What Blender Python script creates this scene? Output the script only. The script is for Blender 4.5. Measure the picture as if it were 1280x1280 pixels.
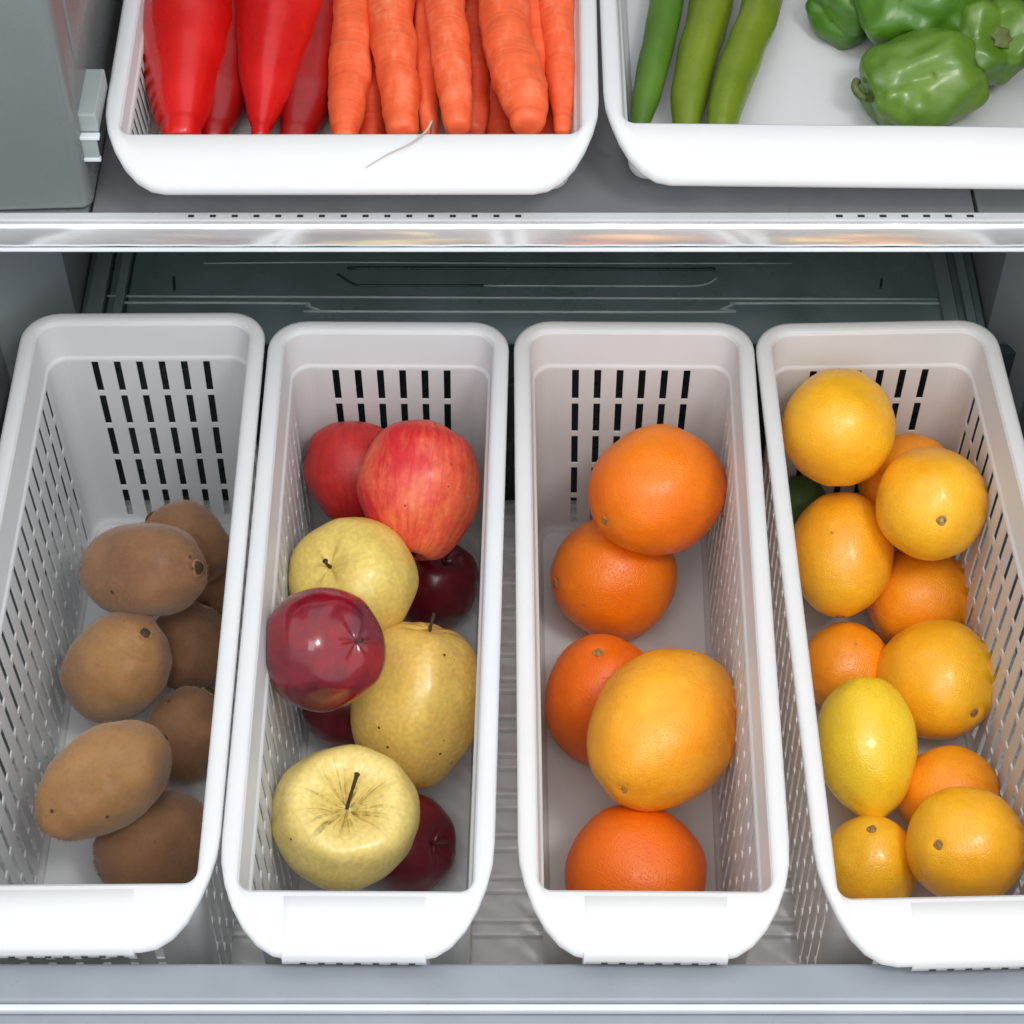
import bpy, bmesh, math, random
from mathutils import Vector, Quaternion, noise
random.seed(7)
CM = 0.01
SC = bpy.context.scene
for o in list(bpy.data.objects): bpy.data.objects.remove(o)

# ---------------------------------------------------------------- camera, light, exposure
cam = bpy.data.cameras.new('camera'); cam_o = bpy.data.objects.new('camera', cam); SC.collection.objects.link(cam_o)
cam.sensor_width = 36; cam.lens = 36*2600/1280; cam.clip_start = .05; cam.clip_end = 100
cam_o.location = (0, -.7422, .9921); cam_o.rotation_euler = (math.radians(90-51), 0, 0)
SC.camera = cam_o
W = bpy.data.worlds.new('World'); SC.world = W; W.use_nodes = True
bg = W.node_tree.nodes['Background']; bg.inputs[0].default_value = (.93, .96, 1, 1); bg.inputs[1].default_value = .93
def area(name, loc, aim, size, power, col, sy=None):
    l = bpy.data.lights.new(name, 'AREA'); l.energy = power; l.color = col; l.size = size*CM
    if sy: l.shape = 'RECTANGLE'; l.size_y = sy*CM
    o = bpy.data.objects.new(name, l); SC.collection.objects.link(o)
    o.location = Vector(loc)*CM
    o.rotation_euler = (Vector(aim)-Vector(loc)).to_track_quat('-Z', 'Y').to_euler()
    return o
area('ceiling_light', (-12, -100, 165), (0, 2, -8), 90, 7.2, (1, .985, .96))
area('window_light', (62, -72, 165), (10, 0, -12), 34, 8.5, (1, .98, .95))
SC.view_settings.view_transform = 'Standard'; SC.view_settings.look = 'None'; SC.view_settings.gamma = 1
SC.view_settings.exposure = 0.37
SC.render.engine = 'CYCLES'
SC.cycles.max_bounces = 10; SC.cycles.diffuse_bounces = 5

# ---------------------------------------------------------------- materials
def nt(name):
    m = bpy.data.materials.new(name); m.use_nodes = True
    return m, m.node_tree, m.node_tree.nodes['Principled BSDF']
def N(t, kind, **k):
    n = t.nodes.new(kind)
    for a, v in k.items():
        if a.startswith('i_'): n.inputs[a[2:].replace('_', ' ')].default_value = v
        else: setattr(n, a, v)
    return n
def L(t, a, b): t.links.new(a, b)
def coords(t, scale=(1, 1, 1)):
    c = N(t, 'ShaderNodeTexCoord'); mp = N(t, 'ShaderNodeMapping'); mp.inputs['Scale'].default_value = scale
    L(t, c.outputs['Object'], mp.inputs['Vector']); return mp.outputs['Vector']
def ramp(t, fac, stops):
    r = N(t, 'ShaderNodeValToRGB'); e = r.color_ramp.elements
    while len(e) < len(stops): e.new(.5)
    for q, (p, c) in zip(e, stops):
        q.position = p; q.color = (*c, 1) if len(c) == 3 else c
    L(t, fac, r.inputs[0]); return r.outputs[0]
def mix(t, fac, a, b, mode='MIX'):
    m = N(t, 'ShaderNodeMix', data_type='RGBA', blend_type=mode)
    if isinstance(fac, float): m.inputs[0].default_value = fac
    else: L(t, fac, m.inputs[0])
    for s, v in ((6, a), (7, b)):
        if isinstance(v, tuple): m.inputs[s].default_value = (*v, 1)
        else: L(t, v, m.inputs[s])
    return m.outputs[2]
def math_(t, op, a, b=None):
    m = N(t, 'ShaderNodeMath', operation=op)
    for s, v in ((0, a), (1, b)):
        if v is None: continue
        if isinstance(v, (int, float)): m.inputs[s].default_value = v
        else: L(t, v, m.inputs[s])
    return m.outputs[0]
def bump(t, b, h, strength, dist):
    n = N(t, 'ShaderNodeBump'); n.inputs['Strength'].default_value = strength; n.inputs['Distance'].default_value = dist
    L(t, h, n.inputs['Height']); L(t, n.outputs[0], b.inputs['Normal'])
def noise_(t, vec, scale, detail=3, rough=.5, w=None):
    n = N(t, 'ShaderNodeTexNoise'); n.inputs['Scale'].default_value = scale; n.inputs['Detail'].default_value = detail; n.inputs['Roughness'].default_value = rough
    L(t, vec, n.inputs['Vector']); return n.outputs['Fac']

def plain(name, col, rough=.4, var=.08, metallic=0, bumpy=0, scale=30, coat=0):
    m, t, b = nt(name); v = coords(t)
    n = noise_(t, v, scale, 4)
    c = ramp(t, n, [(.3, tuple(x*(1-var) for x in col)), (.7, tuple(min(1, x*(1+var)) for x in col))])
    L(t, c, b.inputs['Base Color']); b.inputs['Roughness'].default_value = rough; b.inputs['Metallic'].default_value = metallic
    b.inputs['Coat Weight'].default_value = coat
    r = ramp(t, noise_(t, v, scale*2.3, 5), [(.3, (rough*.8,)*3), (.7, (min(1, rough*1.25),)*3)]); L(t, r, b.inputs['Roughness'])
    if bumpy: bump(t, b, noise_(t, v, 900, 2), bumpy, .0004)
    return m

def plastic_white(name, col, trans):
    m, t, b = nt(name); v = coords(t)
    n = noise_(t, v, 12, 4)
    c = ramp(t, n, [(.3, tuple(x*.965 for x in col)), (.7, col)])
    L(t, c, b.inputs['Base Color']); b.inputs['Roughness'].default_value = .33
    b.inputs['Specular IOR Level'].default_value = .4
    bump(t, b, noise_(t, v, 500, 3), .12, .0003)
    tr = N(t, 'ShaderNodeBsdfTranslucent'); L(t, c, tr.inputs[0])
    ms = N(t, 'ShaderNodeMixShader'); ms.inputs[0].default_value = trans
    L(t, b.outputs[0], ms.inputs[1]); L(t, tr.outputs[0], ms.inputs[2])
    L(t, ms.outputs[0], t.nodes['Material Output'].inputs[0])
    return m
M = {}
M['white'] = plastic_white('white_plastic', (.86, .87, .88), .30)
M['white_cream'] = plastic_white('white_plastic_warm', (.86, .85, .84), .30)
M['liner'] = plain('liner_grey', (.15, .17, .168), .28, .10, bumpy=.1, scale=9)
M['liner_low'] = plain('liner_grey_lower', (.20, .23, .24), .4, .12, bumpy=.1, scale=9)
M['shelf'] = plain('shelf_grey', (.17, .175, .19), .35, .07)
M['teal'] = plain('smoked_glass_teal', (.15, .205, .215), .3, .25, scale=14)
M['teal_edge'] = plain('smoked_glass_edge', (.36, .43, .44), .25, .15)
M['teal_dark'] = plain('glass_groove_rear_shade', (.025, .04, .045), .3, .1)  # grooves of the cover, and painted shade on the drawer's back panel
M['rail'] = plain('rail_grey', (.17, .21, .215), .35, .1)
M['trim_top'] = plain('trim_white', (.58, .6, .62), .3, .05)
M['hole'] = plain('dark_inset', (.02, .022, .025), .6, .1)
M['drawer'] = plain('drawer_frosted', (.245, .27, .30), .33, .05, bumpy=.1)
M['drawer_in'] = plain('drawer_inside', (.80, .81, .80), .3, .07, scale=18)
M['drawer_rib'] = plain('drawer_rib', (.9, .91, .91), .2, .05)
M['drawer_edge'] = plain('drawer_edge', (.66, .7, .73), .22, .05)
M['clip'] = plain('clip_plastic', (.30, .34, .34), .25, .05)
# glossy clear shelf trim, mirrors what lies in front of it
m, t, b = nt('glossy_trim'); v = coords(t, (1, 1, 1))
b.inputs['Metallic'].default_value = .6
L(t, ramp(t, noise_(t, v, 18, 3), [(.35, (.80, .81, .82)), (.65, (.93, .93, .93))]), b.inputs['Base Color'])
b.inputs['Roughness'].default_value = .13; bump(t, b, noise_(t, coords(t, (1, 2, 2)), 14, 2), .12, .001)
M['trim'] = m

def fruit_skin(name, colA, colB, rough, pores=0, coat=0, spots=None, scale=22, sss=.08, sheen=0):
    """mottled skin; colA/colB blended in soft patches, optional pores and spots"""
    m, t, b = nt(name); v = coords(t)
    info = N(t, 'ShaderNodeObjectInfo')
    add = N(t, 'ShaderNodeVectorMath', operation='ADD'); L(t, v, add.inputs[0]); L(t, info.outputs['Random'], add.inputs[1]); v2 = add.outputs[0]
    c = ramp(t, noise_(t, v2, scale, 4, .55), [(.32, colA), (.68, colB)])
    fine = noise_(t, v2, scale*14, 3, .6)
    c = mix(t, .18, c, ramp(t, fine, [(.3, tuple(x*.6 for x in colA)), (.7, colB)]))
    if spots:
        vo = N(t, 'ShaderNodeTexVoronoi'); vo.inputs['Scale'].default_value = spots[1]; L(t, v2, vo.inputs['Vector'])
        gate = N(t, 'ShaderNodeTexVoronoi'); gate.inputs['Scale'].default_value = spots[1]; L(t, v2, gate.inputs['Vector'])
        d = math_(t, 'LESS_THAN', vo.outputs['Distance'], spots[2])
        sep = N(t, 'ShaderNodeSeparateColor'); L(t, gate.outputs['Color'], sep.inputs[0])
        d = math_(t, 'MULTIPLY', d, math_(t, 'GREATER_THAN', sep.outputs[0], spots[3]))
        c = mix(t, d, c, spots[0])
    L(t, c, b.inputs['Base Color'])
    rr = ramp(t, noise_(t, v2, scale*3, 4), [(.3, (rough*.8,)*3), (.7, (min(1, rough*1.3),)*3)]); L(t, rr, b.inputs['Roughness'])
    b.inputs['Coat Weight'].default_value = coat; b.inputs['Coat Roughness'].default_value = .12
    b.inputs['Subsurface Weight'].default_value = sss; b.inputs['Subsurface Scale'].default_value = .004
    b.inputs['Subsurface Radius'].default_value = (1, .4, .15)
    b.inputs['Sheen Weight'].default_value = sheen
    if pores:
        vo = N(t, 'ShaderNodeTexVoronoi'); vo.inputs['Scale'].default_value = 620; L(t, v2, vo.inputs['Vector'])
        h = ramp(t, vo.outputs['Distance'], [(0, (0, 0, 0)), (.45, (1, 1, 1))])
        h = math_(t, 'ADD', h, math_(t, 'MULTIPLY', noise_(t, v2, 90, 3), .9))
        bump(t, b, h, pores, .0006)
    else:
        bump(t, b, noise_(t, v2, 140, 4), .22, .0006)
    return m
M['kiwi'] = fruit_skin('kiwi_skin', (.18, .082, .034), (.33, .158, .068), .75, scale=24, spots=((.05, .025, .012), 95, .14, .82), sheen=.25)
M['kiwi_olive'] = fruit_skin('kiwi_skin_olive', (.26, .125, .038), (.43, .22, .078), .72, scale=24, spots=((.06, .03, .012), 95, .14, .8), sheen=.25)
M['orange'] = fruit_skin('orange_skin', (.92, .17, .003), (.96, .25, .006), .34, pores=.5, scale=14, spots=((.50, .24, .05), 55, .07, .82))
M['orange_deep'] = fruit_skin('orange_skin_deep', (.86, .13, .002), (.93, .18, .004), .38, pores=.5, scale=14, spots=((.50, .24, .05), 55, .07, .82))
M['orange_gold'] = fruit_skin('orange_skin_golden', (.96, .31, .009), (.97, .50, .03), .30, pores=.45, scale=12, spots=((.50, .24, .05), 55, .07, .82))
M['mandarin'] = fruit_skin('golden_citrus_skin', (.97, .39, .010), (.97, .52, .022), .30, pores=.4, scale=14, coat=.1, spots=((.50, .24, .05), 55, .07, .82))
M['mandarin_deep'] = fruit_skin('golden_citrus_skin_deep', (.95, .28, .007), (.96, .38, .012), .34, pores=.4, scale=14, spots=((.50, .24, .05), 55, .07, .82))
M['lemon'] = fruit_skin('lemon_skin', (.97, .60, .018), (.97, .70, .04), .25, pores=.4, scale=14, coat=.2)
M['lime'] = fruit_skin('lime_skin', (.05, .11, .02), (.10, .17, .04), .5, pores=.2)
M['fuzz'] = plain('kiwi_fuzz', (.38, .20, .10), .8, .3, scale=200)
M['bark'] = plain('stem_bark', (.055, .035, .018), .8, .4, scale=220)
M['button'] = plain('stem_button', (.34, .19, .06), .75, .4, scale=300)
M['button_pale'] = plain('stem_button_pale', (.42, .34, .16), .7, .3, scale=300)

def noise_patch(t, v):
    return math_(t, 'MULTIPLY', math_(t, 'SUBTRACT', noise_(t, v, 260, 3, .6), .5), .016)
def apple_skin(name, base, over, amount, scale=20, rough=.3, coat=.25, rus=0., russize=.05, spots=None, streak=.5):
    """apple skin: ground colour with a blush broken into meridian streaks, russet rays round the stem cavity"""
    m, t, b = nt(name); v = coords(t)
    info = N(t, 'ShaderNodeObjectInfo')
    add = N(t, 'ShaderNodeVectorMath', operation='ADD'); L(t, v, add.inputs[0]); L(t, info.outputs['Random'], add.inputs[1]); v2 = add.outputs[0]
    sx = N(t, 'ShaderNodeSeparateXYZ'); L(t, v, sx.inputs[0])
    ang = math_(t, 'ARCTAN2', sx.outputs[1], sx.outputs[0])
    ca = math_(t, 'COSINE', ang); sa = math_(t, 'SINE', ang)
    cv = N(t, 'ShaderNodeCombineXYZ'); L(t, ca, cv.inputs[0]); L(t, sa, cv.inputs[1]); L(t, math_(t, 'MULTIPLY', sx.outputs[2], 6.0), cv.inputs[2])
    st = noise_(t, cv.outputs[0], 9, 5, .65)
    big = noise_(t, v2, scale, 3)
    f = math_(t, 'ADD', math_(t, 'MULTIPLY', st, streak), math_(t, 'MULTIPLY', big, 1-streak))
    f = ramp(t, f, [(max(0, .62-amount*.5), (0, 0, 0)), (min(1, .86-amount*.5), (1, 1, 1))])
    c = mix(t, f, base, over)
    fine = ramp(t, noise_(t, v2, 320, 3), [(.35, (.78, .78, .78)), (.7, (1.1, 1.1, 1.1))])
    c = mix(t, .6, c, fine, 'MULTIPLY')
    if rus:
        # rays leaving the cavity: fine angular noise, fading with the distance from the pole
        cr = N(t, 'ShaderNodeCombineXYZ'); L(t, ca, cr.inputs[0]); L(t, sa, cr.inputs[1])
        ray = noise_(t, cr.outputs[0], 4.2, 4, .65)
        rad = math_(t, 'SQRT', math_(t, 'ADD', math_(t, 'POWER', sx.outputs[0], 2), math_(t, 'POWER', sx.outputs[1], 2)))
        lim = math_(t, 'ADD', math_(t, 'MULTIPLY', math_(t, 'SUBTRACT', ray, .39), russize), noise_patch(t, v2))
        near = math_(t, 'MULTIPLY', ramp(t, math_(t, 'SUBTRACT', lim, rad), [(0, (0, 0, 0)), (.016, (1, 1, 1))]), math_(t, 'GREATER_THAN', sx.outputs[2], .012))
        near = math_(t, 'MULTIPLY', near, ramp(t, noise_(t, v2, 170, 3, .7), [(.38, (.15, .15, .15)), (.6, (1, 1, 1))]))
        c = mix(t, math_(t, 'MULTIPLY', near, rus), c, (.26, .18, .035))
    if spots:
        vo = N(t, 'ShaderNodeTexVoronoi'); vo.inputs['Scale'].default_value = spots[1]; L(t, v2, vo.inputs['Vector'])
        sep = N(t, 'ShaderNodeSeparateColor'); L(t, vo.outputs['Color'], sep.inputs[0])
        d = math_(t, 'MULTIPLY', math_(t, 'LESS_THAN', vo.outputs['Distance'], spots[2]), math_(t, 'GREATER_THAN', sep.outputs[0], spots[3]))
        c = mix(t, d, c, spots[0])
    L(t, c, b.inputs['Base Color'])
    L(t, ramp(t, big, [(.3, (rough*.8,)*3), (.7, (rough*1.3,)*3)]), b.inputs['Roughness'])
    b.inputs['Coat Weight'].default_value = coat; b.inputs['Coat Roughness'].default_value = .08
    b.inputs['Subsurface Weight'].default_value = .06; b.inputs['Subsurface Scale'].default_value = .004
    bump(t, b, noise_(t, v2, 60, 3), .18, .001)
    return m
DARKSP = (.10, .045, .01)
M['apple_red'] = apple_skin('apple_skin_red', (.58, .032, .02), (.44, .010, .014), .45, rough=.42, coat=.08)
M['apple_pink'] = apple_skin('apple_skin_blush', (.88, .21, .075), (.64, .016, .022), .55, rough=.42, coat=.08, scale=26, spots=((.34, .03, .015), 150, .13, .82), streak=.4)
M['apple_yellow'] = apple_skin('apple_skin_yellow', (.84, .57, .13), (.82, .50, .11), .4, rough=.35, coat=.15, spots=(DARKSP, 120, .12, .86), rus=.6, russize=.02)
M['apple_green'] = apple_skin('apple_skin_pale', (.84, .66, .21), (.82, .58, .17), .3, rough=.33, coat=.15, spots=(DARKSP, 110, .11, .88), rus=.9, russize=.15)
M['apple_olive'] = apple_skin('apple_skin_olive', (.78, .60, .15), (.78, .53, .12), .3, rough=.35, coat=.15, spots=(DARKSP, 110, .11, .88), rus=.6, russize=.02)
M['apple_purple'] = apple_skin('apple_skin_glossy', (.30, .004, .012), (.09, .003, .014), .45, rough=.24, coat=.45, streak=.15, scale=30)
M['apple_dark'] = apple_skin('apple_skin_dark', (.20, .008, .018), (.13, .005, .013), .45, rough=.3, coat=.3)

# vegetables
def carrot_skin(name, a, b_):
    m, t, b = nt(name); v = coords(t, (1, .35, 1)); v2 = coords(t, (2, 30, 2))
    n = noise_(t, v, 70, 4, .6)
    c = ramp(t, n, [(.28, tuple(x*.82 for x in a)), (.5, a), (.74, (b_[0], b_[1]*1.45, b_[2]*2.2))])
    ring = noise_(t, v2, 9, 3, .6)
    c = mix(t, ramp(t, ring, [(.60, (0, 0, 0)), (.80, (.38, .38, .38))]), c, (min(1, b_[0]*1.0), b_[1]*1.9, b_[2]*2.6))
    c = mix(t, ramp(t, ring, [(.27, (.55, .55, .55)), (.36, (0, 0, 0))]), c, tuple(x*.55 for x in a))
    L(t, c, b.inputs['Base Color']); b.inputs['Roughness'].default_value = .5
    b.inputs['Subsurface Weight'].default_value = .1; b.inputs['Subsurface Scale'].default_value = .004
    bump(t, b, math_(t, 'ADD', ring, math_(t, 'MULTIPLY', n, .4)), .5, .0012); return m
M['carrot'] = carrot_skin('carrot_skin', (.84, .125, .035), (.92, .18, .06))
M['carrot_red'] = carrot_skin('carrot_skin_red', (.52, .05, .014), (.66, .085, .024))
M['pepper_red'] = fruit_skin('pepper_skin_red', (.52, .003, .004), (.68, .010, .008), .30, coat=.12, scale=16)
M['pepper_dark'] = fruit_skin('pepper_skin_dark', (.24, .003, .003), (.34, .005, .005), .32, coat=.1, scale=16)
M['pod'] = fruit_skin('green_chilli_skin', (.115, .18, .008), (.19, .26, .014), .34, coat=.15, scale=18)
M['pod_dark'] = fruit_skin('green_chilli_skin_dark', (.06, .15, .012), (.11, .22, .02), .36, coat=.15, scale=18)
M['bell'] = fruit_skin('bell_pepper_skin', (.04, .14, .009), (.08, .20, .014), .32, coat=.22, scale=20)
M['bell_light'] = fruit_skin('bell_pepper_skin_light', (.06, .15, .010), (.13, .23, .018), .36, coat=.15, scale=20)
M['green_stem'] = plain('green_stem', (.10, .13, .03), .6, .3, scale=150)
M['root'] = plain('root_fibre', (.45, .40, .33), .7, .2)

# ---------------------------------------------------------------- mesh helpers (numbers in centimetres)
def link(name, me, mat, parent=None, loc=None, smooth=True):
    o = bpy.data.objects.new(name, me); SC.collection.objects.link(o)
    if mat is not None: me.materials.append(mat)
    if smooth: me.polygons.foreach_set('use_smooth', [True]*len(me.polygons))
    if parent: o.parent = parent
    if loc is not None: o.location = Vector(loc)*CM
    return o
def mesh(name, vs, fs, mat, parent=None, loc=None, smooth=True):
    me = bpy.data.meshes.new(name); me.from_pydata([tuple(c*CM for c in v) for v in vs], [], fs); me.update()
    bm = bmesh.new(); bm.from_mesh(me); bmesh.ops.recalc_face_normals(bm, faces=bm.faces); bm.to_mesh(me); bm.free()
    return link(name, me, mat, parent, loc, smooth)
def tag(o, label=None, cat=None, group=None, kind=None):
    if label: o['label'] = label
    if cat: o['category'] = cat
    if group: o['group'] = group
    if kind: o['kind'] = kind
    return o
def empty(name, loc=(0, 0, 0), rz=0):
    o = bpy.data.objects.new(name, None); SC.collection.objects.link(o); o.empty_display_size = .02
    o.location = Vector(loc)*CM; o.rotation_euler = (0, 0, rz); return o
def solid(o, th, bev=0):
    s = o.modifiers.new('thickness', 'SOLIDIFY'); s.thickness = th*CM; s.offset = 0
    return o
def box(name, lo, hi, mat, parent=None, bev=.08, seg=2):
    bm = bmesh.new(); bmesh.ops.create_cube(bm, size=1)
    for v in bm.verts: v.co = Vector([(lo[i]+hi[i])/2+v.co[i]*(hi[i]-lo[i]) for i in range(3)])*CM
    if bev: bmesh.ops.bevel(bm, geom=list(bm.edges), offset=bev*CM, segments=seg, affect='EDGES', profile=.6)
    me = bpy.data.meshes.new(name); bm.to_mesh(me); bm.free()
    return link(name, me, mat, parent, smooth=False)
def prism(name, poly, z0, z1, mat, parent=None):
    n = len(poly); vs = [(x, y, z0) for x, y in poly]+[(x, y, z1) for x, y in poly]
    fs = [[i, (i+1) % n, n+(i+1) % n, n+i] for i in range(n)]+[list(range(n))[::-1], list(range(n, 2*n))]
    return mesh(name, vs, fs, mat, parent, smooth=False)
def tube(name, pts, rads, mat, parent=None, loc=None, seg=12, fn=None, sub=6, caps=True):
    """swept tube through points (Catmull-Rom), radius per point"""
    P = [Vector(p) for p in pts]; n = len(P)
    if isinstance(rads, (int, float)): rads = [rads]*n
    path, rr = [], []
    for i in range(n-1):
        p0, p1, p2, p3 = P[max(i-1, 0)], P[i], P[i+1], P[min(i+2, n-1)]
        for k in range(sub):
            u = k/sub
            path.append(.5*((2*p1)+(p2-p0)*u+(2*p0-5*p1+4*p2-p3)*u*u+(3*p1-p0-3*p2+p3)*u**3))
            w = u*u*(3-2*u) if i == n-2 else u
            rr.append(rads[i]*(1-u)+rads[i+1]*u if i < n-2 else rads[i+1]+(rads[i]-rads[i+1])*math.sqrt(max(0, 1-u*u)))
    path.append(P[-1]); rr.append(rads[-1])
    vs, fs = [], []; m = len(path)
    for i, p in enumerate(path):
        d = (path[min(i+1, m-1)]-path[max(i-1, 0)]).normalized()
        a = d.cross(Vector((0, 0, 1)) if abs(d.z) < .9 else Vector((1, 0, 0))).normalized(); b = a.cross(d)
        for j in range(seg):
            t_ = 2*math.pi*j/seg; r = rr[i]*(fn(i/m, t_, p) if fn else 1)
            vs.append(p+a*math.cos(t_)*r+b*math.sin(t_)*r)
    for i in range(m-1):
        for j in range(seg):
            fs.append([i*seg+j, i*seg+(j+1) % seg, (i+1)*seg+(j+1) % seg, (i+1)*seg+j])
    if caps: fs += [list(range(seg))[::-1], list(range((m-1)*seg, m*seg))]
    return mesh(name, vs, fs, mat, parent, loc)

# ---------------------------------------------------------------- refrigerator body
LIN = 60
fr = empty('refrigerator', (0, 40, -22))
tag(fr, 'grey inner walls of the open refrigerator behind and beside the baskets', 'refrigerator')
def inner(o):      # keep world place under the refrigerator empty
    o.parent = fr; o.location = -Vector((0, 40, -22))*CM; return o
inner(prism('side_wall', [(-30.2, LIN), (-30.2, 27), (-34.4, 22.6), (-36.5, -26), (-40, -26), (-40, LIN)], -22, 10.3, M['liner_low']))
inner(prism('side_wall', [(33.0, LIN), (33.0, 26.5), (35.4, 22.4), (38.5, -26), (42, -26), (42, LIN)], -22, 10.3, M['liner_low']))
ch = inner(prism('side_wall', [(-25.6, LIN), (-25.4, 19.8), (-25.8, 19.3), (-44, 18.6), (-44, LIN)], 12.8, 62, M['liner']))
bv = ch.modifiers.new('edge', 'BEVEL'); bv.width = .004; bv.segments = 4; bv.angle_limit = .3
ch['label'] = 'upper left liner wall with moulded ledge'
inner(prism('side_wall', [(37.0, LIN), (37.0, 19.6), (38, 18.9), (48, 17.5), (48, LIN)], 12.8, 62, M['liner']))
inner(box('back_wall', (-44, LIN, -22), (48, LIN+3, 62), M['liner'], None, .3))
inner(box('base', (-44, -26, -24.5), (48, LIN, -22.3), M['liner_low'], None, .2))
# moulded ledge on the upper left wall, with its small clear shelf clip
inner(prism('wall_ledge', [(-26.15, 46), (-26.15, 21.5), (-25.3, 22.3), (-25.3, 46)], 22.0, 40, M['liner']))
cl = inner(box('shelf_clip', (-25.6, 20.4, 17.9), (-24.35, 24.6, 19.3), M['clip'], None, .12))
inner(box('clip_edge', (-25.6, 19.9, 17.75), (-24.3, 20.35, 18.0), M['drawer_edge'], None, .05))
inner(box('clip_edge', (-25.6, 19.9, 16.1), (-24.45, 20.2, 16.35), M['drawer_edge'], None, .05))
inner(box('clip_web', (-25.6, 20.0, 16.35), (-24.5, 20.2, 17.75), M['clip'], None, .05))
bmh = bmesh.new()

# smoked glass cover behind the lower baskets
gc = tag(empty('glass_cover', (1.4, 40, -5)), 'dark smoked glass cover plate seen between the shelf edge and the lower baskets', 'glass cover')
def under(root, o):
    o.parent = root; o.location = -root.location; return o
under(gc, box('glass_plate', (-30.1, 25.2, -6), (32.9, LIN-.1, -5), M['teal'], None, .1))
for x0, x1, wd in ((-28.9, -29.1, .55), (-27.2, -27.5, .3), (30.1, 30.5, .5), (31.6, 31.9, .3)):
    under(gc, prism('rail', [(x0-wd, LIN-.2), (x0+wd, LIN-.2), (x1+wd, 25.3), (x1-wd, 25.3)], -4.99, -4.45, M['rail']))
    under(gc, prism('rail_groove', [(x0+wd+.02, LIN-.2), (x0+wd+.2, LIN-.2), (x1+wd+.2, 25.3), (x1+wd+.02, 25.3)], -4.99, -4.96, M['teal_dark']))
def ridge(pts, r, mat, z=-4.98, name='ridge'): return under(gc, tube(name, [(x, y, z) for x, y in pts], r, M[mat], None, sub=4, seg=8))
ridge([(-28.5, 29.7), (-14, 29.62), (8, 29.5), (29.9, 29.4)], .10, 'teal_edge')
ridge([(-27.4, 27.6), (-27.3, 28.8), (-26.6, 29.05), (-15.2, 29.0), (-14.4, 28.8), (-13.4, 28.3), (-12.6, 28.2), (13.6, 28.15), (14.6, 28.4), (15.6, 28.9), (16.4, 29.0), (29.2, 29.0), (30.1, 28.7), (30.2, 27.4)], .11, 'teal_edge')
ridge([(-11.4, 32.4), (-10.6, 32.5), (0, 32.45), (13.0, 32.35), (14.2, 32.5)], .12, 'teal_dark')
ridge([(-12.4, 31.9), (-11.2, 30.9), (-10.0, 30.75), (-2, 30.75)], .09, 'teal_dark')
ridge([(-2, 30.75), (10, 30.7), (13.4, 30.8), (14.6, 31.6)], .08, 'teal_edge')
ridge([(-24.0, 31.6), (-23.8, 30.2)], .09, 'teal_dark'); ridge([(26.2, 31.4), (26.0, 30.4)], .08, 'teal_dark')
ridge([(-22, 33.0), (-12, 33.1), (0, 33.0), (20, 33.0)], .06, 'teal_edge')

# upper shelf
sh = tag(empty('glass_shelf', (0, 19, 10.6)), 'grey upper refrigerator shelf with a glossy clear front edge carrying two wide baskets', 'shelf')
under(sh, box('shelf_plate', (-25.5, 19.3, 11.9), (28.1, LIN-.1, 12.5), M['shelf'], None, .05))
under(sh, box('side_frame', (28.3, 19.3, 11.9), (37.0, LIN-.1, 12.62), M['liner'], None, .08))
under(sh, box('side_frame', (-36, 19.3, 11.9), (-25.7, LIN-.1, 12.62), M['liner'], None, .08))
tt = under(sh, box('trim_top', (-38, 18.55, 12.0), (40, 19.25, 12.66), M['trim_top'], None, .08))
# small dark blocks along the trim top, one part each
for k in range(16):
    x = -19.6+k*1.32; o = under(sh, box('trim_dot', (x, 18.80, 12.60), (x+.36, 19.02, 12.675), M['hole'], None, 0))
for k in range(7):
    x = 19.6+k*1.32; o = under(sh, box('trim_dot', (x, 18.80, 12.60), (x+.42, 19.02, 12.675), M['hole'], None, 0))
# glossy front edge: a softly rounded vertical band
vs, fs = [], []
prof = [(18.5, 12.55), (18.34, 12.5), (18.24, 12.38), (18.2, 12.2), (18.17, 11.6), (18.19, 11.0), (18.24, 10.8), (18.34, 10.66), (18.52, 10.62), (19.2, 10.62), (19.2, 12.0), (18.54, 12.0)]
nx = 60; nprof = len(prof)
for i in range(nx+1):
    x = -38+78*i/nx; w = .018*math.sin(i*1.9)+.012*math.sin(i*.7)
    for y, z in prof: vs.append((x, y+w, z))
for i in range(nx):
    for j in range(nprof): fs.append([i*nprof+j, i*nprof+(j+1) % nprof, (i+1)*nprof+(j+1) % nprof, (i+1)*nprof+j])
fs += [list(range(nprof)), list(range(nx*nprof, (nx+1)*nprof))]
under(sh, mesh('front_trim', vs, fs, M['trim']))
under(sh, box('trim_lip', (-38, 18.02, 10.52), (40, 18.3, 10.66), M['drawer_edge'], None, .03))

# pulled-out drawer the four lower baskets stand in
dr = tag(empty('drawer', (1, 0, -22)), 'frosted grey blue drawer pulled out under the four narrow fruit baskets', 'drawer')
under(dr, box('floor_panel', (-33.9, -22.6, -21.4), (35.6, 24.5, -20.6), M['drawer_in'], None, .05))
y = -21.4
k = 0
while y < 24:
    under(dr, box('rib', (-33.6, y, -20.58), (35.3, y+.28, -20.12), M['drawer_rib'], None, .08))
    y += 1.0 if k % 2 == 0 else 2.1
    k += 1
under(dr, box('side_panel', (-34.3, -22.6, -21.4), (-33.7, 24.5, -6), M['liner_low'], None, .1))  # side panels: darker tone paints in the shade seen through the side slots
under(dr, box('side_panel', (35.4, -22.6, -21.4), (36.0, 24.5, -6), M['liner_low'], None, .1))
under(dr, box('back_panel', (-33.9, 23.9, -21.4), (35.6, 24.7, -4.6), M['teal_dark'], None, .1))  # near-black colour stands in for the shadow at the rear of the drawer
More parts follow.
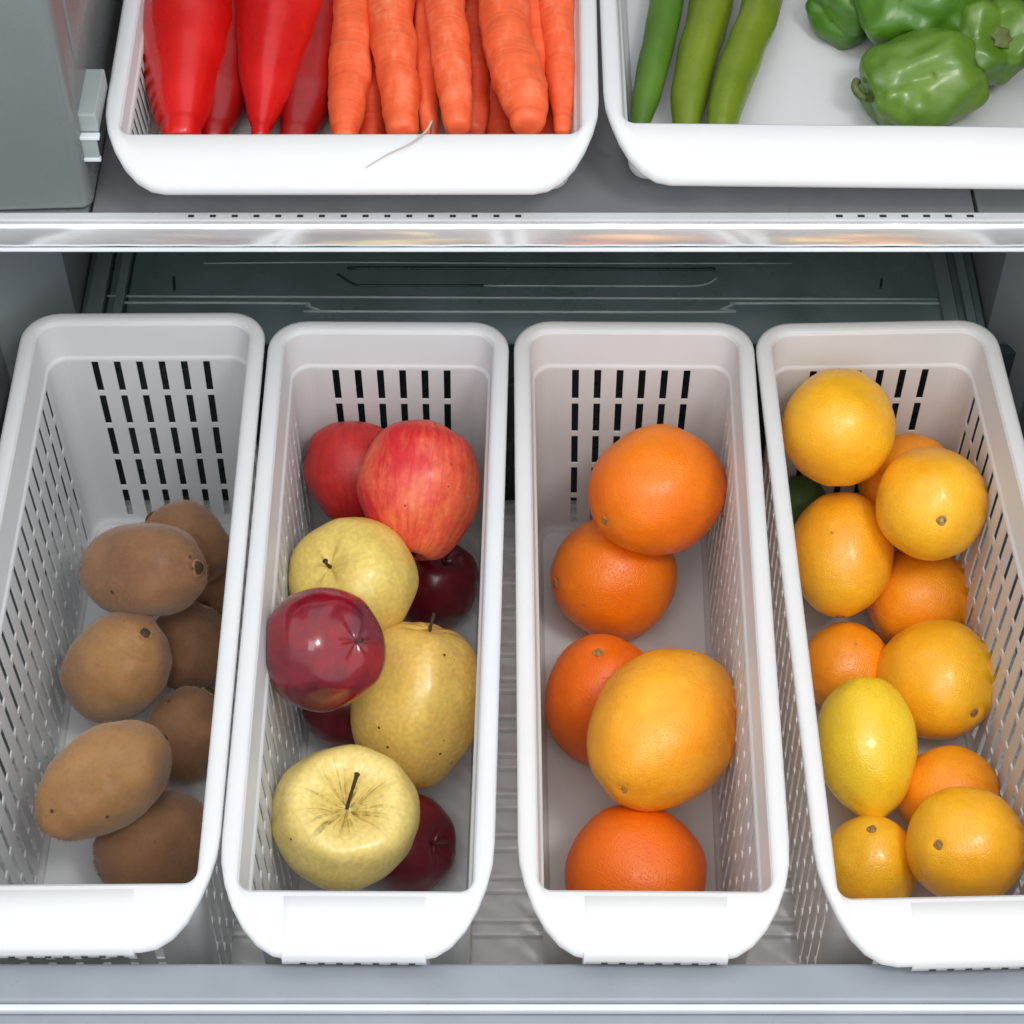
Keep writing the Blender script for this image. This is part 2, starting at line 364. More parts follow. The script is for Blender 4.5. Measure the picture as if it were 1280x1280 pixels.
under(dr, box('front_panel', (-34.3, -24.85, -21.4), (36.0, -22.62, -3.05), M['drawer'], None, .28, 4))
under(dr, box('front_step', (-34.3, -23.2, -5.6), (36.0, -22.3, -4.2), M['drawer_in'], None, .1))
under(dr, box('front_edge', (-34.6, -25.22, -21.2), (36.3, -24.86, -3.35), M['drawer_edge'], None, .08))
under(dr, box('front_face', (-34.9, -27.6, -21.0), (36.6, -25.24, -3.7), M['drawer'], None, .3, 3))
for y_ in (-26.0,):
    under(dr, box('face_line', (-34.9, y_-.12, -3.72), (36.6, y_+.12, -3.62), M['drawer_edge'], None, .04))

# ---------------------------------------------------------------- baskets
def arc(cx, cy, rx, ry, a0, a1, n):
    return [(cx+rx*math.cos(math.radians(a0+(a1-a0)*k/n)), cy+ry*math.sin(math.radians(a0+(a1-a0)*k/n))) for k in range(1, n)]
def outline(hb, hf, yb, yf, rb, rfx, rfy, sfr, efr, wt=1.0):
    """closed loop, counter-clockwise from the front end of the left side. hb/hf = half widths at back/front,
    sfr/efr = fractions along side / end edges"""
    def h(y): return hf+(hb-hf)*(y-yf)/(yb-yf)
    L_ = []
    ys, ye = yf+rfy, yb-rb
    idx = {}
    idx['left'] = len(L_)
    for s in sfr: yy = ys+(ye-ys)*s; L_.append((-h(yy), yy))
    L_ += arc(-h(ye)+rb, ye, rb, rb, 180, 90, 7)
    idx['back'] = len(L_)
    x0, x1 = -h(ye)+rb, h(ye)-rb
    for e in efr: L_.append((x0+(x1-x0)*e, yb))
    L_ += arc(h(ye)-rb, ye, rb, rb, 90, 0, 7)
    idx['right'] = len(L_)
    for s in sfr: yy = ye+(ys-ye)*s; L_.append((h(yy), yy))
    L_ += arc(h(ys)-rfx, ys, rfx, rfy, 0, -90, 7)
    idx['front'] = len(L_)
    x0, x1 = h(ys)-rfx, -h(ys)+rfx
    for e in efr: L_.append((x0+(x1-x0)*e, yf))
    L_ += arc(-h(ys)+rfx, ys, rfx, rfy, -90, -180, 7)
    return L_, idx
def breaks(length, pitch, width, n):
    start = (length-(n-1)*pitch-width)/2; out = [0.0]; slot = []
    for k in range(n):
        a = start+k*pitch
        slot.append(len(out)); out += [a/length, (a+width)/length]
    out.append(1.0); return out, slot
def basket(name, cxb, cxf, yb, yf, wb, wf, z_rim, H, label, group, mat, flare=3.0, rows=5, row_h=2.86, row_p=3.3, nside=23, nend=6, grip=True, end_pitch=1.45, flange=3.0, tip_drop=.46):
    """cxb/cxf centre x at y=20.3 / -15 (or back/front); yb outer back, yf inner front edge of the bead"""
    Lg = yb-yf
    yaw = math.atan2(-(cxb-cxf), Lg)
    root = empty(name, ((cxb+cxf)/2, (yb+yf)/2, z_rim-H-.1), yaw)
    tag(root, label, 'basket', group)
    B_, F_ = Lg/2, -Lg/2; zz = H+.1
    hb, hf = wb/2, wf/2
    in_len = Lg-2.2-2.4
    sfr, sslot = breaks(in_len, in_len/(nside+.6), .62, nside)
    efr, eslot = breaks(wb-3.4-2.2, end_pitch, .45, nend)
    def ring(inset, z, front_ext=0, rfx=1.1, rfy=1.1, rb=1.4, slope=True):
        o, idx = outline(hb-inset, hf-inset, B_-inset, F_-front_ext, max(.5, rb), rfx, rfy, sfr, efr)
        out = []
        for x, y in o:
            dz = -tip_drop*max(0, F_-y) if slope else 0
            out.append((x, y, zz+z+dz))
        return out, idx
    def loft(nm, rings, skip=None, th=.2, mat_=mat, flat_from=None):
        n = len(rings[0]); vs = [v for r in rings for v in r]; fs = []
        for i in range(len(rings)-1):
            for j in range(n):
                if skip and skip(i, j): continue
                fs.append([i*n+j, i*n+(j+1) % n, (i+1)*n+(j+1) % n, (i+1)*n+j])
        me = bpy.data.meshes.new(nm); me.from_pydata([tuple(c*CM for c in v) for v in vs], [], fs); me.update()
        bm = bmesh.new(); bm.from_mesh(me); bmesh.ops.delete(bm, geom=[v for v in bm.verts if not v.link_faces], context='VERTS')
        bm.to_mesh(me); bm.free()
        o = link(nm, me, mat_, root)
        if flat_from is not None:
            zf = (zz-flat_from)*CM
            for p in me.polygons:
                if p.center.z < zf and abs(p.normal.z) < .5: p.use_smooth = False
        if th: solid(o, th)
        return o
    fl = flange
    # rim: skirt, rounded outer lip, bead top / sloping front flange, bead inner side
    R = [ring(.10, -.75, fl-.10, 3.8, 6.0, 2.4)[0], ring(.02, -.5, fl, 3.9, 6.2, 2.4)[0], ring(.0, -.22, fl, 3.9, 6.2, 2.4)[0], ring(.07, -.07, fl-.07, 3.8, 6.1, 2.3)[0],
         ring(.22, 0, fl-.24, 3.6, 5.8, 2.2)[0], ring(.55, .0, fl*.45, 2.2, 3.4, 1.9)[0], ring(.84, -.02, .10, .9, 1.1, 1.6)[0], ring(.90, -.10, .02, .82, .9, 1.5)[0], ring(.86, -.40, .04, .85, .95, 1.5)[0]]
    loft('rim', R, None, .14)
    # flared band, ledge, slotted wall, floor fillet
    K = []
    idx = ring(.9, 0)[1]
    K.append(ring(.93, -.10, -.03, .78, .85, 1.48)[0]); K.append(ring(.96, -.30, -.06, .75, .8, 1.45)[0])
    K.append(ring(1.13, -flare+.12, -.28, .75, .8, 1.4)[0])
    K.append(ring(1.17, -flare, -.34, .8, .8, 1.4)[0])
    K.append(ring(1.27, -flare-.06, -.45, 1.0, 1.0, 1.3)[0])
    K.append(ring(1.3, -flare-.16, -.48, 1.0, 1.0, 1.3)[0])
    first = len(K)
    depth = H-flare
    for k in range(rows):
        za = flare+.3+k*row_p; zb = za+row_h
        for q in (za, zb):
            f_ = (q-flare)/depth; i_ = 1.3+.32*f_
            K.append(ring(i_, -q, -(i_-.92), 1.0, 1.0, 1.3)[0])
    K.append(ring(1.64, -H+.35, -.82, 1.0, 1.0, 1.3)[0]); K.append(ring(1.75, -H+.1, -.93, .95, .95, 1.2)[0]); K.append(ring(2.05, -H, -1.23, .8, .8, 1.0)[0])
    holes = set()
    for side in ('left', 'right'):
        for s in sslot: holes.add(idx[side]+s)
    for side in ('back', 'front'):
        for s in eslot: holes.add(idx[side]+s)
    def skip(i, j): return i >= first and (i-first) % 2 == 0 and (i-first)//2 < rows and j in holes
    w = loft('wall', K, skip, .11, flat_from=flare+.1)
    # floor panel
    r = ring(2.0, -H+.02, -1.18, .8, .8, 1.0)[0]; n = len(r)
    vs = [(x, y, z) for x, y, z in r]+[(x, y, z-.2) for x, y, z in r]
    fs = [list(range(n)), list(range(n, 2*n))[::-1]]+[[i, (i+1) % n, n+(i+1) % n, n+i] for i in range(n)]
    mesh('floor_panel', vs, fs, mat, root, smooth=False)
    if grip:
        # finger grip moulded over the middle of the front flange, with a notched skirt below it
        gw = 3.85; vs = []; fs = []; m = 0
        sec = [(F_-.25, .05), (F_-1.4, .06), (F_-fl+.25, .06), (F_-fl+.03, .0), (F_-fl-.06, -.2), (F_-fl-.07, -.6), (F_-fl-.07, -.95)]
        prof = [(y, zz+z-tip_drop*max(0, F_-max(y, F_-fl))) for y, z in sec]
        xs = [-gw, -gw+.08]+[-gw+.5+i*(2*gw-1.0)/12 for i in range(13)]+[gw-.08, gw]
        npf = len(prof)
        for i, x in enumerate(xs):
            e = .07 if i in (0, len(xs)-1) else 0
            for y, z in prof: vs.append((x, y, z-e))
        for i in range(len(xs)-1):
            for j in range(npf-1):
                fs.append([i*npf+j, i*npf+j+1, (i+1)*npf+j+1, (i+1)*npf+j])
        solid(mesh('grip', vs, fs, mat, root, smooth=True), .04)
        for i in range(7):
            x = -2.9+i*.97
            box('grip_slot', (x, F_-fl-.13, zz-tip_drop*fl-.94), (x+.34, F_-fl-.08, zz-tip_drop*fl-.79), M['hole'], root, 0)
    return root
GB = 'narrow white slotted baskets standing in the drawer'
basket('basket', -24.38, -24.05, 23.2, -19.6, 16.0, 16.2, 0, 20, 'narrow white slotted basket holding brown kiwis, leftmost in the drawer', GB, M['white'])
basket('basket', -8.1, -8.4, 22.4, -20.0, 15.75, 14.6, 0, 20, 'narrow white slotted basket holding red and yellow apples', GB, M['white'])
basket('basket', 8.03, 7.68, 22.4, -20.0, 15.7, 14.5, 0, 20, 'narrow white slotted basket holding five large oranges', GB, M['white_cream'])
basket('basket', 23.98, 25.05, 22.4, -20.3, 15.85, 17.2, 0, 20, 'narrow white slotted basket heaped with golden yellow citrus fruit', GB, M['white_cream'])
GU = 'wide white baskets on the upper shelf'
basket('basket', -9.6, -9.55, 54, 20.2, 30.2, 29.2, 18, 5.25, 'wide white basket on the upper shelf holding red peppers and carrots', GU, M['white'], flare=1.1, rows=1, row_h=3.0, row_p=3.2, nside=30, nend=14, grip=False, flange=3.0)
basket('basket', 20.9, 20.4, 54, 21.0, 30.6, 29.6, 18, 5.25, 'wide white basket on the upper shelf holding green chillies and bell peppers', GU, M['white'], flare=1.1, rows=1, row_h=3.0, row_p=3.2, nside=30, nend=14, grip=False, flange=3.12)

# ---------------------------------------------------------------- fruit
def orient(o, axis, spin=0.):
    q = Vector((0, 0, 1)).rotation_difference(Vector(axis).normalized())
    o.rotation_mode = 'QUATERNION'; o.rotation_quaternion = q @ Quaternion((0, 0, 1), spin)
def revolve(name, fn, mat, loc, axis, nu=56, nv=36, seed=0, wob=.02, spin=0., parent=None):
    """closed body; fn(phi, theta) -> (radius, z) in cm"""
    vs, fs = [], []
    off = Vector((seed*3.1, seed*1.7, seed*.9))
    for i in range(nv+1):
        ph = math.pi*i/nv
        for j in range(nu if 0 < i < nv else 1):
            th = 2*math.pi*j/nu; r, z = fn(ph, th)
            p = Vector((r*math.cos(th), r*math.sin(th), z))
            d = Vector((math.sin(ph)*math.cos(th), math.sin(ph)*math.sin(th), math.cos(ph)))
            k = 1+wob*noise.noise(d*1.1+off)+wob*.4*noise.noise(d*2.7+off)
            vs.append(p*k)
    def at(i, j):
        if i == 0: return 0
        if i == nv: return 1+(nv-1)*nu
        return 1+(i-1)*nu+j % nu
    for i in range(nv):
        for j in range(nu):
            q = [at(i, j), at(i, j+1), at(i+1, j+1), at(i+1, j)]
            q = list(dict.fromkeys(q)); fs.append(q[::-1])
    o = mesh(name, vs, fs, mat, parent, loc); orient(o, axis, spin); return o
def small(name, fn, mat, parent, z, nu=14, nv=10):
    vs, fs = [], []
    o = revolve(name, fn, mat, (0, 0, z), (0, 0, 1), nu, nv, 0, .15, 0, parent); return o

def kiwi(pos, re, rz, ax, label, mat, seed):
    def f(ph, th): 
        s, c = math.sin(ph), math.cos(ph)
        return re*abs(s)**.92*(1-.03*c), rz*math.copysign(abs(c)**.96, c)
    o = revolve('kiwi', f, M[mat], pos, ax, seed=seed, wob=.10); tag(o, label, 'kiwi', 'kiwis in the leftmost basket')
    # blossom end: a dark nub inside a low puckered ring
    small('blossom_end', lambda ph, th: (.36*math.sin(ph)*(1+.10*math.sin(4*th)), .16*math.cos(ph)), M['bark'], o, rz*1.005)
    rg = [(.5*math.cos(a)*(1+.12*math.sin(3*a)), .5*math.sin(a)*(1+.12*math.sin(3*a)), rz*.972) for a in [2*math.pi*k/12 for k in range(13)]]
    tube('blossom_ring', rg, .10, M['kiwi_olive'], o, seg=8, sub=2, caps=False)
    rnd = random.Random(seed); vs, fs = [], []
    src = o.data.vertices; nrm = o.data.vertex_normals
    for k in range(5200):
        i = rnd.randrange(len(src)); p = src[i].co/CM; n = Vector(nrm[i].vector)
        j = Vector((rnd.gauss(0, 1), rnd.gauss(0, 1), rnd.gauss(0, 1)))
        p = p+(j-n*j.dot(n))*.13-n*.012
        t_ = n.cross(j).normalized()*.011; tip = p+(n+j*.55).normalized()*rnd.uniform(.10, .22)
        b_ = len(vs); vs += [tuple(p-t_), tuple(p+t_), tuple(tip)]; fs.append([b_, b_+1, b_+2])
    me = bpy.data.meshes.new('fuzz'); me.from_pydata([tuple(c*CM for c in v) for v in vs], [], fs); me.update()
    tag(link('fuzz', me, M['fuzz'], o), kind='stuff')
    small('stem_scar', lambda ph, th: (.28*math.sin(ph), .13*math.cos(ph)), M['bark'], o, -rz*1.0)
    return o
def apple(pos, re, rz, ax, label, mat, seed, stem=1.6, cav=.34, lean=(.1, .05)):
    def f(ph, th):
        s, c = math.sin(ph), math.cos(ph)
        r = re*s*(1+.05*c)*(1+.022*math.cos(5*th+seed)*max(0, -c))
        z = rz*c-rz*cav*math.exp(-(ph/(.36 if cav < .5 else .40))**2)*(1+.12*math.cos(5*th+seed)+.05*math.cos(11*th))+rz*.2*math.exp(-((math.pi-ph)/.27)**2)
        r *= 1+.10*math.exp(-((ph-.62)/.35)**2)-.10*max(0, -c)**1.5
        r *= 1+.018*math.cos(5*th+seed)*math.exp(-((ph-.5)/.4)**2)
        return r, z
    o = revolve('apple', f, M[mat], pos, ax, seed=seed, wob=.075); tag(o, label, 'apple', 'apples in the second basket')
    z0 = rz*(1-cav)
    if stem:
        tube('stem', [(0, 0, z0-.15), (lean[0]*.3, lean[1]*.3, z0+stem*.4), (lean[0], lean[1], z0+stem*.8), (lean[0]*1.4, lean[1]*1.4, z0+stem)], [.13, .10, .12, .19], M['bark'], o, seg=8, sub=3)
    for k in range(5):
        a = 2*math.pi*k/5+seed
        tube('calyx', [(.12*math.cos(a), .12*math.sin(a), -rz*.8), (.3*math.cos(a), .3*math.sin(a), -rz*.86), (.2*math.cos(a), .2*math.sin(a), -rz*.93)], [.12, .12, .03], M['bark'], o, seg=6, sub=2)
    return o
def citrus(kind, pos, re, rz, ax, label, mat, seed, group, nip=0., button='button'):
    def f(ph, th):
        s, c = math.sin(ph), math.cos(ph)
        r = re*s*(1+.012*math.cos(9*th)*math.exp(-((ph-.2)/.18)**2))
        z = rz*c-.16*math.exp(-(ph/.10)**2)+nip*math.exp(-((math.pi-ph)/.26)**2)+nip*.9*math.exp(-(ph/.22)**2)
        if not nip: z += .07*math.exp(-((math.pi-ph)/.12)**2)
        return r, z
    o = revolve(kind, f, M[mat], pos, ax, seed=seed, wob=.05, nu=64, nv=48); tag(o, label, 'orange' if kind == 'orange' else ('lemon' if kind == 'lemon' else ('lime' if kind == 'lime' else 'yellow orange')), group)
    zt = rz-.16+nip*.9
    rg = [(.25*math.cos(a), .25*math.sin(a), zt+.06) for a in [2*math.pi*k/10 for k in range(11)]]
    tube('stem_ring', rg, [.06+.03*(k % 3) for k in range(11)], M['button'], o, seg=6, sub=2, caps=False)
    small('stem_button', lambda ph, th: (.19*math.sin(ph)*(1+.2*math.sin(5*th)), .12*math.cos(ph)), M[button], o, zt+.05)
    return o

KW = [
 ((-21.41, 12.12, -16.94), 2.78, 3.11, (.174, .765, .62), 'dark kiwi mostly hidden against the right wall, behind the middle kiwis', 'kiwi'),
 ((-21.70, 7.06, -15.56), 2.70, 2.97, (.342, .73, .591), 'shaded kiwi against the right basket wall, right of the olive kiwi', 'kiwi'),
 ((-21.59, .95, -16.98), 2.75, 3.28, (.5, .673, .545), 'shaded kiwi beside the right basket wall, between two others below the heap', 'kiwi'),
 ((-22.47, -7.84, -16.37), 3.34, 3.85, (.94, .266, .215), 'large shaded kiwi on the floor, nearest the front rim of its basket', 'kiwi'),
 ((-22.13, 12.86, -11.77), 2.71, 3.05, (-.755, .317, .574), 'small kiwi at the back, half hidden behind the horizontal kiwi', 'kiwi'),
 ((-23.97, 8.25, -8.68), 3.13, 4.54, (.863, -.279, .421), 'smooth brown kiwi lying sideways on top with its dark end to the right', 'kiwi'),
 ((-25.81, 3.71, -13.19), 3.25, 4.35, (.517, .018, .856), 'olive brown kiwi with its puckered end facing up, in the middle of the heap', 'kiwi_olive'),
 ((-25.05, -6.5, -10.6), 3.08, 4.75, (-.66, -.70, .12), 'long tan kiwi lying diagonally by the left slotted wall, dark tip down left', 'kiwi_olive'),
]
for i, a in enumerate(KW): kiwi(*a, i+1)
AP = [
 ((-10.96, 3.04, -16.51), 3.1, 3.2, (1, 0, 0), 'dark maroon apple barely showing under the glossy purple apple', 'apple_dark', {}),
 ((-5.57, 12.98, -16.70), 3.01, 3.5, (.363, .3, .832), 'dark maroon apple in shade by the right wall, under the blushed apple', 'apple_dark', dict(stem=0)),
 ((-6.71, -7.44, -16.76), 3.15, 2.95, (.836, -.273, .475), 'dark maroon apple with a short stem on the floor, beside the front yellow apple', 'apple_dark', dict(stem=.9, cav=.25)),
 ((-10.70, 17.28, -9.60), 3.39, 3.72, (0, .777, .629), 'plain red apple at the back left of its basket', 'apple_red', dict(stem=0, cav=.05)),
 ((-6.20, 13.39, -6.71), 4.12, 4.76, (.1, .85, .5), 'large orange red blushed apple on top at the back right', 'apple_pink', dict(stem=0, cav=.10)),
 ((-10.10, 7.02, -8.52), 4.15, 4.3, (-.44, -.243, .865), 'yellow green apple with a dark stem hollow, between the red and purple apples', 'apple_olive', dict(stem=.7, cav=.2)),
 ((-6.05, .0, -12.2), 4.15, 5.8, (.16, .72, .68), 'tall golden yellow apple leaning on the right wall, stem at its upper end', 'apple_yellow', dict(stem=1.2, cav=.16)),
 ((-11.54, -1.65, -3.6), 3.75, 3.72, (.675, -.299, .674), 'glossy purple red apple with bright highlights by the left wall', 'apple_purple', dict(stem=.5, cav=.12)),
 ((-10.1, -9.7, -10.0), 4.4, 4.5, (.14, -.16, .97), 'pale yellow apple with a deep rayed stem hollow and long stem, frontmost', 'apple_green', dict(stem=2.9, cav=.62, lean=(.25, .8))),
]
for i, (p, re, rz, ax, lb, mt, kw) in enumerate(AP): apple(p, re, rz, ax, lb, mt, i+1, **kw)
GO = 'large oranges in the third basket'
for i, a in enumerate([
 ((7.66, -10.34, -15.37), 4.32, 4.37, (.9, -.1, -.4), 'deep orange on the floor, partly hidden by the front rim', 'orange_deep'),
 ((6.19, 2.62, -15.69), 4.05, 5.0, (-.13, .127, .983), 'deep orange in shade with a visible navel, behind the golden orange', 'orange_deep'),
 ((7.03, 12.79, -15.43), 4.26, 4.4, (-.941, -.274, .198), 'orange on the floor with its stem mark against the left wall', 'orange'),
 ((9.72, 14.38, -7.90), 4.32, 4.7, (-.777, -.625, .068), 'big bright orange on top nearest the back wall slots', 'orange'),
 ((9.5, -3.0, -10.2), 4.5, 5.95, (-.473, -.861, .189), 'largest golden orange with a brown stem end, in the middle on top', 'orange_gold')]):
    citrus('orange', a[0], a[1], a[2], a[3], a[4], a[5], i+20, GO)
GL = 'golden citrus fruit in the rightmost basket'
for i, (kd, p, re, rz, ax, lb, mt, nip, bt) in enumerate([
 ('lime', (20.35, 18.95, -14.49), 1.7, 1.92, (1, 0, 0), 'small dark green lime glimpsed in the gap by the left wall', 'lime', 0, 'button'),
 ('yellow_orange', (27.16, 17.37, -10.56), 3.3, 3.41, (1, 0, 0), 'orange tinted citrus wedged behind the two back fruits', 'mandarin_deep', 0, 'button'),
 ('yellow_orange', (28.10, 11.46, -16.06), 3.60, 3.7, (1, 0, -.4), 'shaded orange tinted citrus low by the right slotted wall, below the marked one', 'mandarin_deep', 0, 'button'),
 ('yellow_orange', (22.60, 6.07, -16.69), 3.03, 3.14, (0, .777, .629), 'shaded citrus low at the left wall, just behind the lemon', 'mandarin_deep', 0, 'button'),
 ('yellow_orange', (28.12, -4.05, -16.52), 3.2, 3.3, (1, 0, 0), 'low citrus at the right wall, between two larger ones', 'mandarin_deep', 0, 'button'),
 ('yellow_orange', (22.61, -8.98, -16.78), 2.93, 3.4, (-.071, .2, .9), 'dull golden citrus on the floor at the front left corner, under the lemon tip', 'mandarin', 0, 'button'),
 ('yellow_orange', (21.59, 16.90, -4.45), 3.77, 3.92, (0, .777, .629), 'round golden citrus heaped highest at the back left corner', 'mandarin', 0, 'button'),
 ('yellow_orange', (22.34, 12.30, -12.10), 3.52, 4.3, (-.061, -.904, -.422), 'long oval golden citrus at the left wall with its pale tip downwards', 'mandarin', .12, 'button_pale'),
 ('yellow_orange', (27.56, 12.20, -6.58), 3.68, 4.0, (-.03, -.827, .561), 'round golden citrus with a green stem mark facing forward, back right', 'mandarin', 0, 'button_pale'),
 ('yellow_orange', (28.21, 3.95, -15.0), 3.95, 4.2, (.402, -.851, .337), 'oval golden citrus with striped bright reflections by the right wall', 'mandarin', .08, 'button'),
 ('lemon', (22.70, -1.99, -13.76), 3.18, 4.55, (.028, -.907, -.419), 'bright yellow lemon lying lengthwise with its stem tip towards the front', 'lemon', .5, 'button_pale'),
 ('yellow_orange', (28.00, -9.58, -13.15), 3.64, 3.9, (-.619, -.392, .681), 'large golden citrus with a tiny dark stem dot, front right corner', 'mandarin', 0, 'button')]):
    citrus(kd, p, re, rz, ax, lb, mt, i+40, GL, nip, bt)

# ---------------------------------------------------------------- vegetables on the upper shelf
def spread(pts, z, zf=None):
    return [(x, y, z if zf is None else z+(zf-z)*k/(len(pts)-1)) for k, (x, y, r) in enumerate(pts)], [r for x, y, r in pts]
def bumpy(seed, a, rings=0., lobe=0.):
    def f(u, t_, p):
        return 1+lobe*math.cos(3*t_+seed+p.y*.05)+lobe*.5*math.cos(5*t_+seed*2)+a*noise.noise(Vector((math.cos(t_)*.9+seed, p.y*.45, math.sin(t_)*.9)))+rings*noise.noise(Vector((seed*2, p.y*2.6, math.cos(t_)*.6)))
    return f
def long_veg(name, pts, z, mat, label, cat, group, seed, a=.06, rings=0., zf=None, seg=28):
    P, r = spread(pts, z, zf)
    base = Vector((P[2][0], P[2][1], 12.9))
    P = [tuple(Vector(p)-base) for p in P]
    o = tube(name, P, r, M[mat], None, tuple(base), seg=seg, fn=bumpy(seed, a, rings, 0 if name == 'carrot' else .035), sub=10)
    return tag(o, label, cat, group)
GP = 'long red peppers in the upper left basket'
long_veg('red_pepper', [(-21.33, 41.16, 3.39), (-20.72, 34.41, 3.18), (-20.45, 29.61, 2.75), (-20.27, 25.78, 2.0), (-20.1, 23.6, 1.25), (-20.06, 22.0, .3)], 15.6, 'pepper_red', 'glossy bright red pointed pepper, leftmost beside the basket wall', 'red pepper', GP, 1)
long_veg('red_pepper', [(-15.2, 40.88, 3.27), (-14.99, 34.15, 2.8), (-15.1, 29.37, 2.1), (-15.21, 25.54, 1.18), (-15.24, 23.31, .58), (-15.23, 22.2, .12)], 15.8, 'pepper_red', 'glossy bright red pepper tapering to a fine point, second from the left', 'red pepper', GP, 2)
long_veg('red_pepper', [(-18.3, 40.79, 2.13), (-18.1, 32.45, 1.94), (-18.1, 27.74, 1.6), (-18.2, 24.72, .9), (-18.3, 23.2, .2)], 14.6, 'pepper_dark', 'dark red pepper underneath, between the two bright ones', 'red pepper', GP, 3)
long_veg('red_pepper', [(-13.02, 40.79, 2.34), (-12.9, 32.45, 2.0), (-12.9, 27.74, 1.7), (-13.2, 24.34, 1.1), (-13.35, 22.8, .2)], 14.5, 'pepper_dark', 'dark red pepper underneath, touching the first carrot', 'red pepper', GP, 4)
GC = 'carrots in the upper left basket'
for i, (pts, z, mt, lb) in enumerate([
 ([(-10.57, 46.51, 1.63), (-10.18, 36.06, 1.42), (-10.13, 29.61, 1.36), (-10.13, 25.78, 1.2), (-10.13, 23.3, .8), (-10.13, 22.3, .3)], 15.6, 'carrot', 'straight carrot next to the dark red pepper'),
 ([(-8.61, 45.65, 1.83), (-7.85, 35.27, 1.54), (-7.29, 29.65, 1.34), (-6.86, 25.81, 1.2), (-6.69, 23.4, 1.0), (-6.61, 22.2, .4)], 16.2, 'carrot', 'blunt ended smooth carrot, second from the peppers'),
 ([(-5.01, 47.09, 1.2), (-5.4, 36.59, .99), (-5.39, 30.11, .84), (-5.26, 27.02, .74), (-5.11, 24.6, .58), (-4.98, 23.1, .12)], 15.2, 'carrot', 'thinnest carrot with a root hair at its tip'),
 ([(-5.06, 44.49, 1.6), (-4.27, 34.21, 1.32), (-3.82, 29.42, 1.22), (-3.51, 25.6, 1.1), (-3.32, 23.0, .9), (-3.2, 21.7, .3)], 17.0, 'carrot', 'slim carrot on top in the middle with a pale cut tip'),
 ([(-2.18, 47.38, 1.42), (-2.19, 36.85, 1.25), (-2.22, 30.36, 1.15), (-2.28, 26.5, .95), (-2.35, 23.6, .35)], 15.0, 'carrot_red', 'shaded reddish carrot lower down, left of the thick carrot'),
 ([(-.8, 46.01, 1.82), (-.56, 33.95, 1.57), (-.15, 29.17, 1.56), (.39, 26.11, 1.6), (.82, 23.87, 1.45), (.96, 22.5, 1.1), (1.0, 21.6, .45)], 17.2, 'carrot', 'thick crooked carrot with a broad blunt end, on top'),
 ([(1.51, 46.22, 1.41), (1.44, 35.79, 1.16), (1.41, 30.94, 1.05), (1.29, 27.05, .95), (1.36, 23.6, .45)], 15.8, 'carrot', 'carrot half hidden just right of the thick crooked one'),
 ([(2.68, 45.36, 1.5), (2.82, 35.0, 1.25), (3.0, 30.18, 1.05), (3.05, 26.32, .88), (3.05, 23.34, .55), (3.0, 22.0, .2)], 16.4, 'carrot', 'carrot tapering along the right wall, rightmost'),
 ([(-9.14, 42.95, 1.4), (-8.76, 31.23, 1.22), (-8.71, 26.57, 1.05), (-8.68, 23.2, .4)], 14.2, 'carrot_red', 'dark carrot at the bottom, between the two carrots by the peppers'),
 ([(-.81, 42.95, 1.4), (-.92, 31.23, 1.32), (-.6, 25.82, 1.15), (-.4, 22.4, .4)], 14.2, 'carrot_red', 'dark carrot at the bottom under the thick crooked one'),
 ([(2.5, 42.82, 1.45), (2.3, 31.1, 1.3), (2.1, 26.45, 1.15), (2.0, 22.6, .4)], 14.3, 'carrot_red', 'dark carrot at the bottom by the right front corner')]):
    long_veg('carrot', pts, z, mt, lb+' of the upper left basket' if 'rightmost' in lb else lb, 'carrot', GC, i+11, .14, .055)
rt = tube('root_hair', [(-4.95, 23.0, 15.4), (-4.75, 21.2, 18.12), (-5.0, 20.4, 18.14), (-5.9, 19.5, 17.92), (-7.3, 18.85, 17.6), (-8.6, 18.1, 17.22)], [.09, .08, .07, .055, .04, .02], M['root'], None, seg=6, sub=4)
tag(rt, 'thin pale root hair trailing over the front rim of the upper left basket', 'root hair')
GG = 'long green chillies in the upper right basket'
long_veg('green_chilli', [(11.52, 47.96, 1.21), (10.15, 37.38, 1.1), (9.16, 31.65, 1.02), (8.39, 27.74, .88), (7.92, 25.3, .6), (7.79, 24.0, .2)], 14.3, 'pod_dark', 'narrow dark green chilli leaning along the left wall', 'green chilli', GG, 31, .07)
long_veg('green_chilli', [(14.78, 47.67, 1.31), (13.04, 37.11, 1.41), (11.78, 31.4, 1.27), (11.07, 27.5, 1.13), (10.73, 24.6, .8), (10.62, 23.2, .24)], 14.6, 'pod', 'bright green chilli in the middle of the three', 'green chilli', GG, 32, .07)
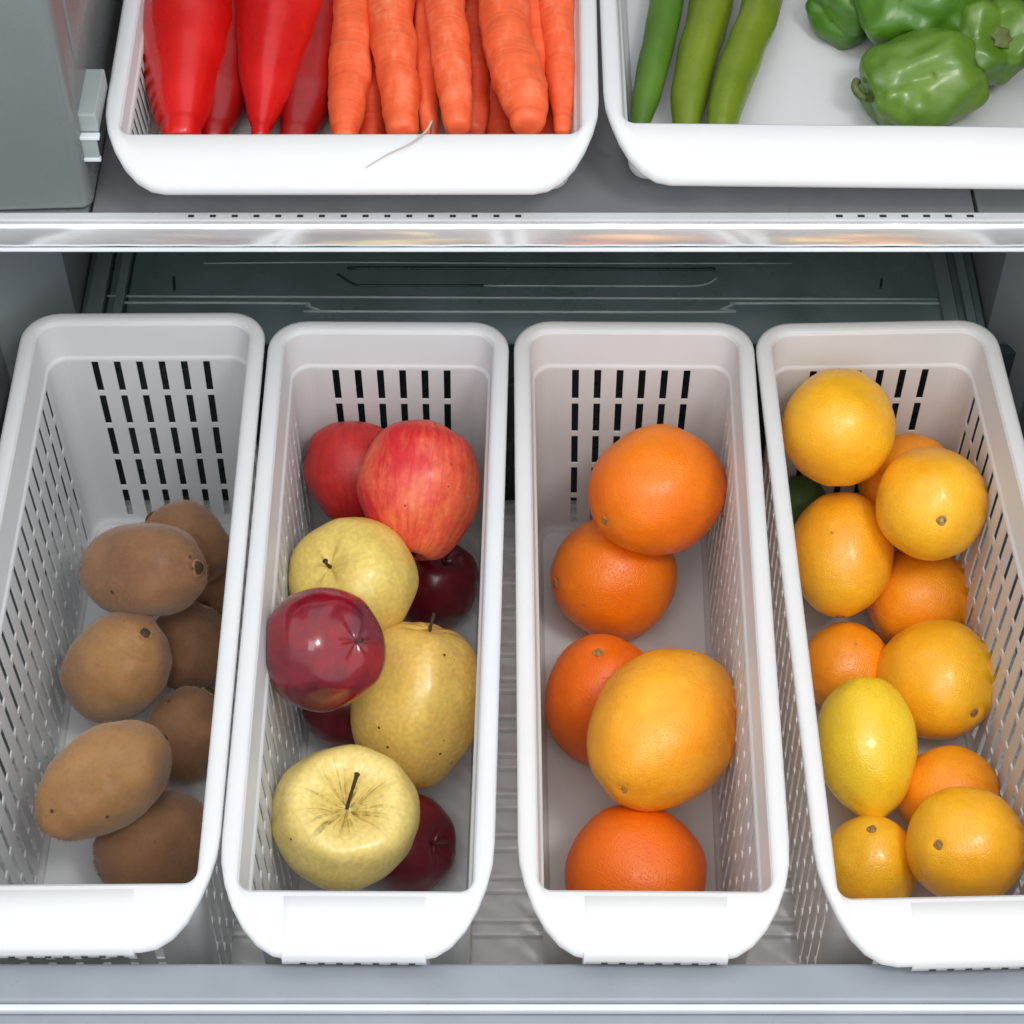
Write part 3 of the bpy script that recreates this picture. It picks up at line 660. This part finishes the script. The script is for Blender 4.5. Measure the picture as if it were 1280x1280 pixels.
long_veg('green_chilli', [(18.25, 47.09, 1.31), (16.2, 36.59, 1.3), (14.72, 31.69, 1.27), (13.55, 27.78, 1.2), (12.9, 24.76, .95), (12.64, 23.2, .3)], 14.9, 'pod', 'bright green chilli on the right, next to the bare basket floor', 'green chilli', GG, 33, .07)

GBP = 'green bell peppers in the upper right basket'
def bell(pos, re, rz, ax, label, mat, seed, lobes=4, stem=None, spin=0.):
    def f(ph, th):
        s, c = math.sin(ph), math.cos(ph)
        lob = abs(math.cos(lobes*th/2+seed))
        lob = lob**.7
        r = re*s**.8*(.84+.18*lob)*(1+.12*c)
        z = rz*math.copysign(abs(c)**.8, c)-rz*.30*math.exp(-(ph/.42)**2)+rz*.22*math.exp(-((math.pi-ph)/.35)**2)-.06*rz*(1-lob)*(-1 if c < 0 else 1)
        return r, z
    o = revolve('bell_pepper', f, M[mat], pos, ax, seed=seed, wob=.26, nu=84, nv=56, spin=spin); tag(o, label, 'bell pepper', GBP)
    z0 = rz*.66
    small('calyx', lambda ph, th: (re*.26*math.sin(ph)*(1+.22*math.cos(6*th)), .22*math.cos(ph)), M['green_stem'], o, z0+.1)
    if stem: tube('stem', [(0, 0, z0)]+[tuple(Vector(q)+Vector((0, 0, z0))) for q in stem], [.36]+[.3-.03*k for k in range(len(stem)-1)]+[.28], M['green_stem'], o, seg=10, sub=5)
    return o
bell((26.24, 34.3, 16.9), 4.0, 4.1, (.3, .85, .35), 'large glossy dark green bell pepper on top at the back', 'bell', 2.0, 3)
bell((25.5, 28.0, 15.2), 3.15, 3.95, (-.93, -.25, -.12), 'mid green bell pepper lying on its side with a curled stem to the left, frontmost', 'bell_light', 5.3, 3, [(.05, .1, .7), (.3, .3, 1.3), (.5, .9, 1.5), (.4, 1.3, 1.2)])
bell((21.95, 36.6, 15.0), 2.5, 2.7, (-.6, .5, .3), 'small shaded bell pepper behind at the left of the pile', 'bell', 3.1, 4)
bell((29.9, 31.2, 15.6), 2.75, 3.0, (.25, -.5, .75), 'yellowish green bell pepper on the right with a furrowed side', 'bell_light', 4.2, 4)
bell((32.2, 37.5, 15.2), 2.3, 2.5, (.6, .4, .6), 'shaded green bell pepper at the far right behind the others', 'bell', 6.5, 4)
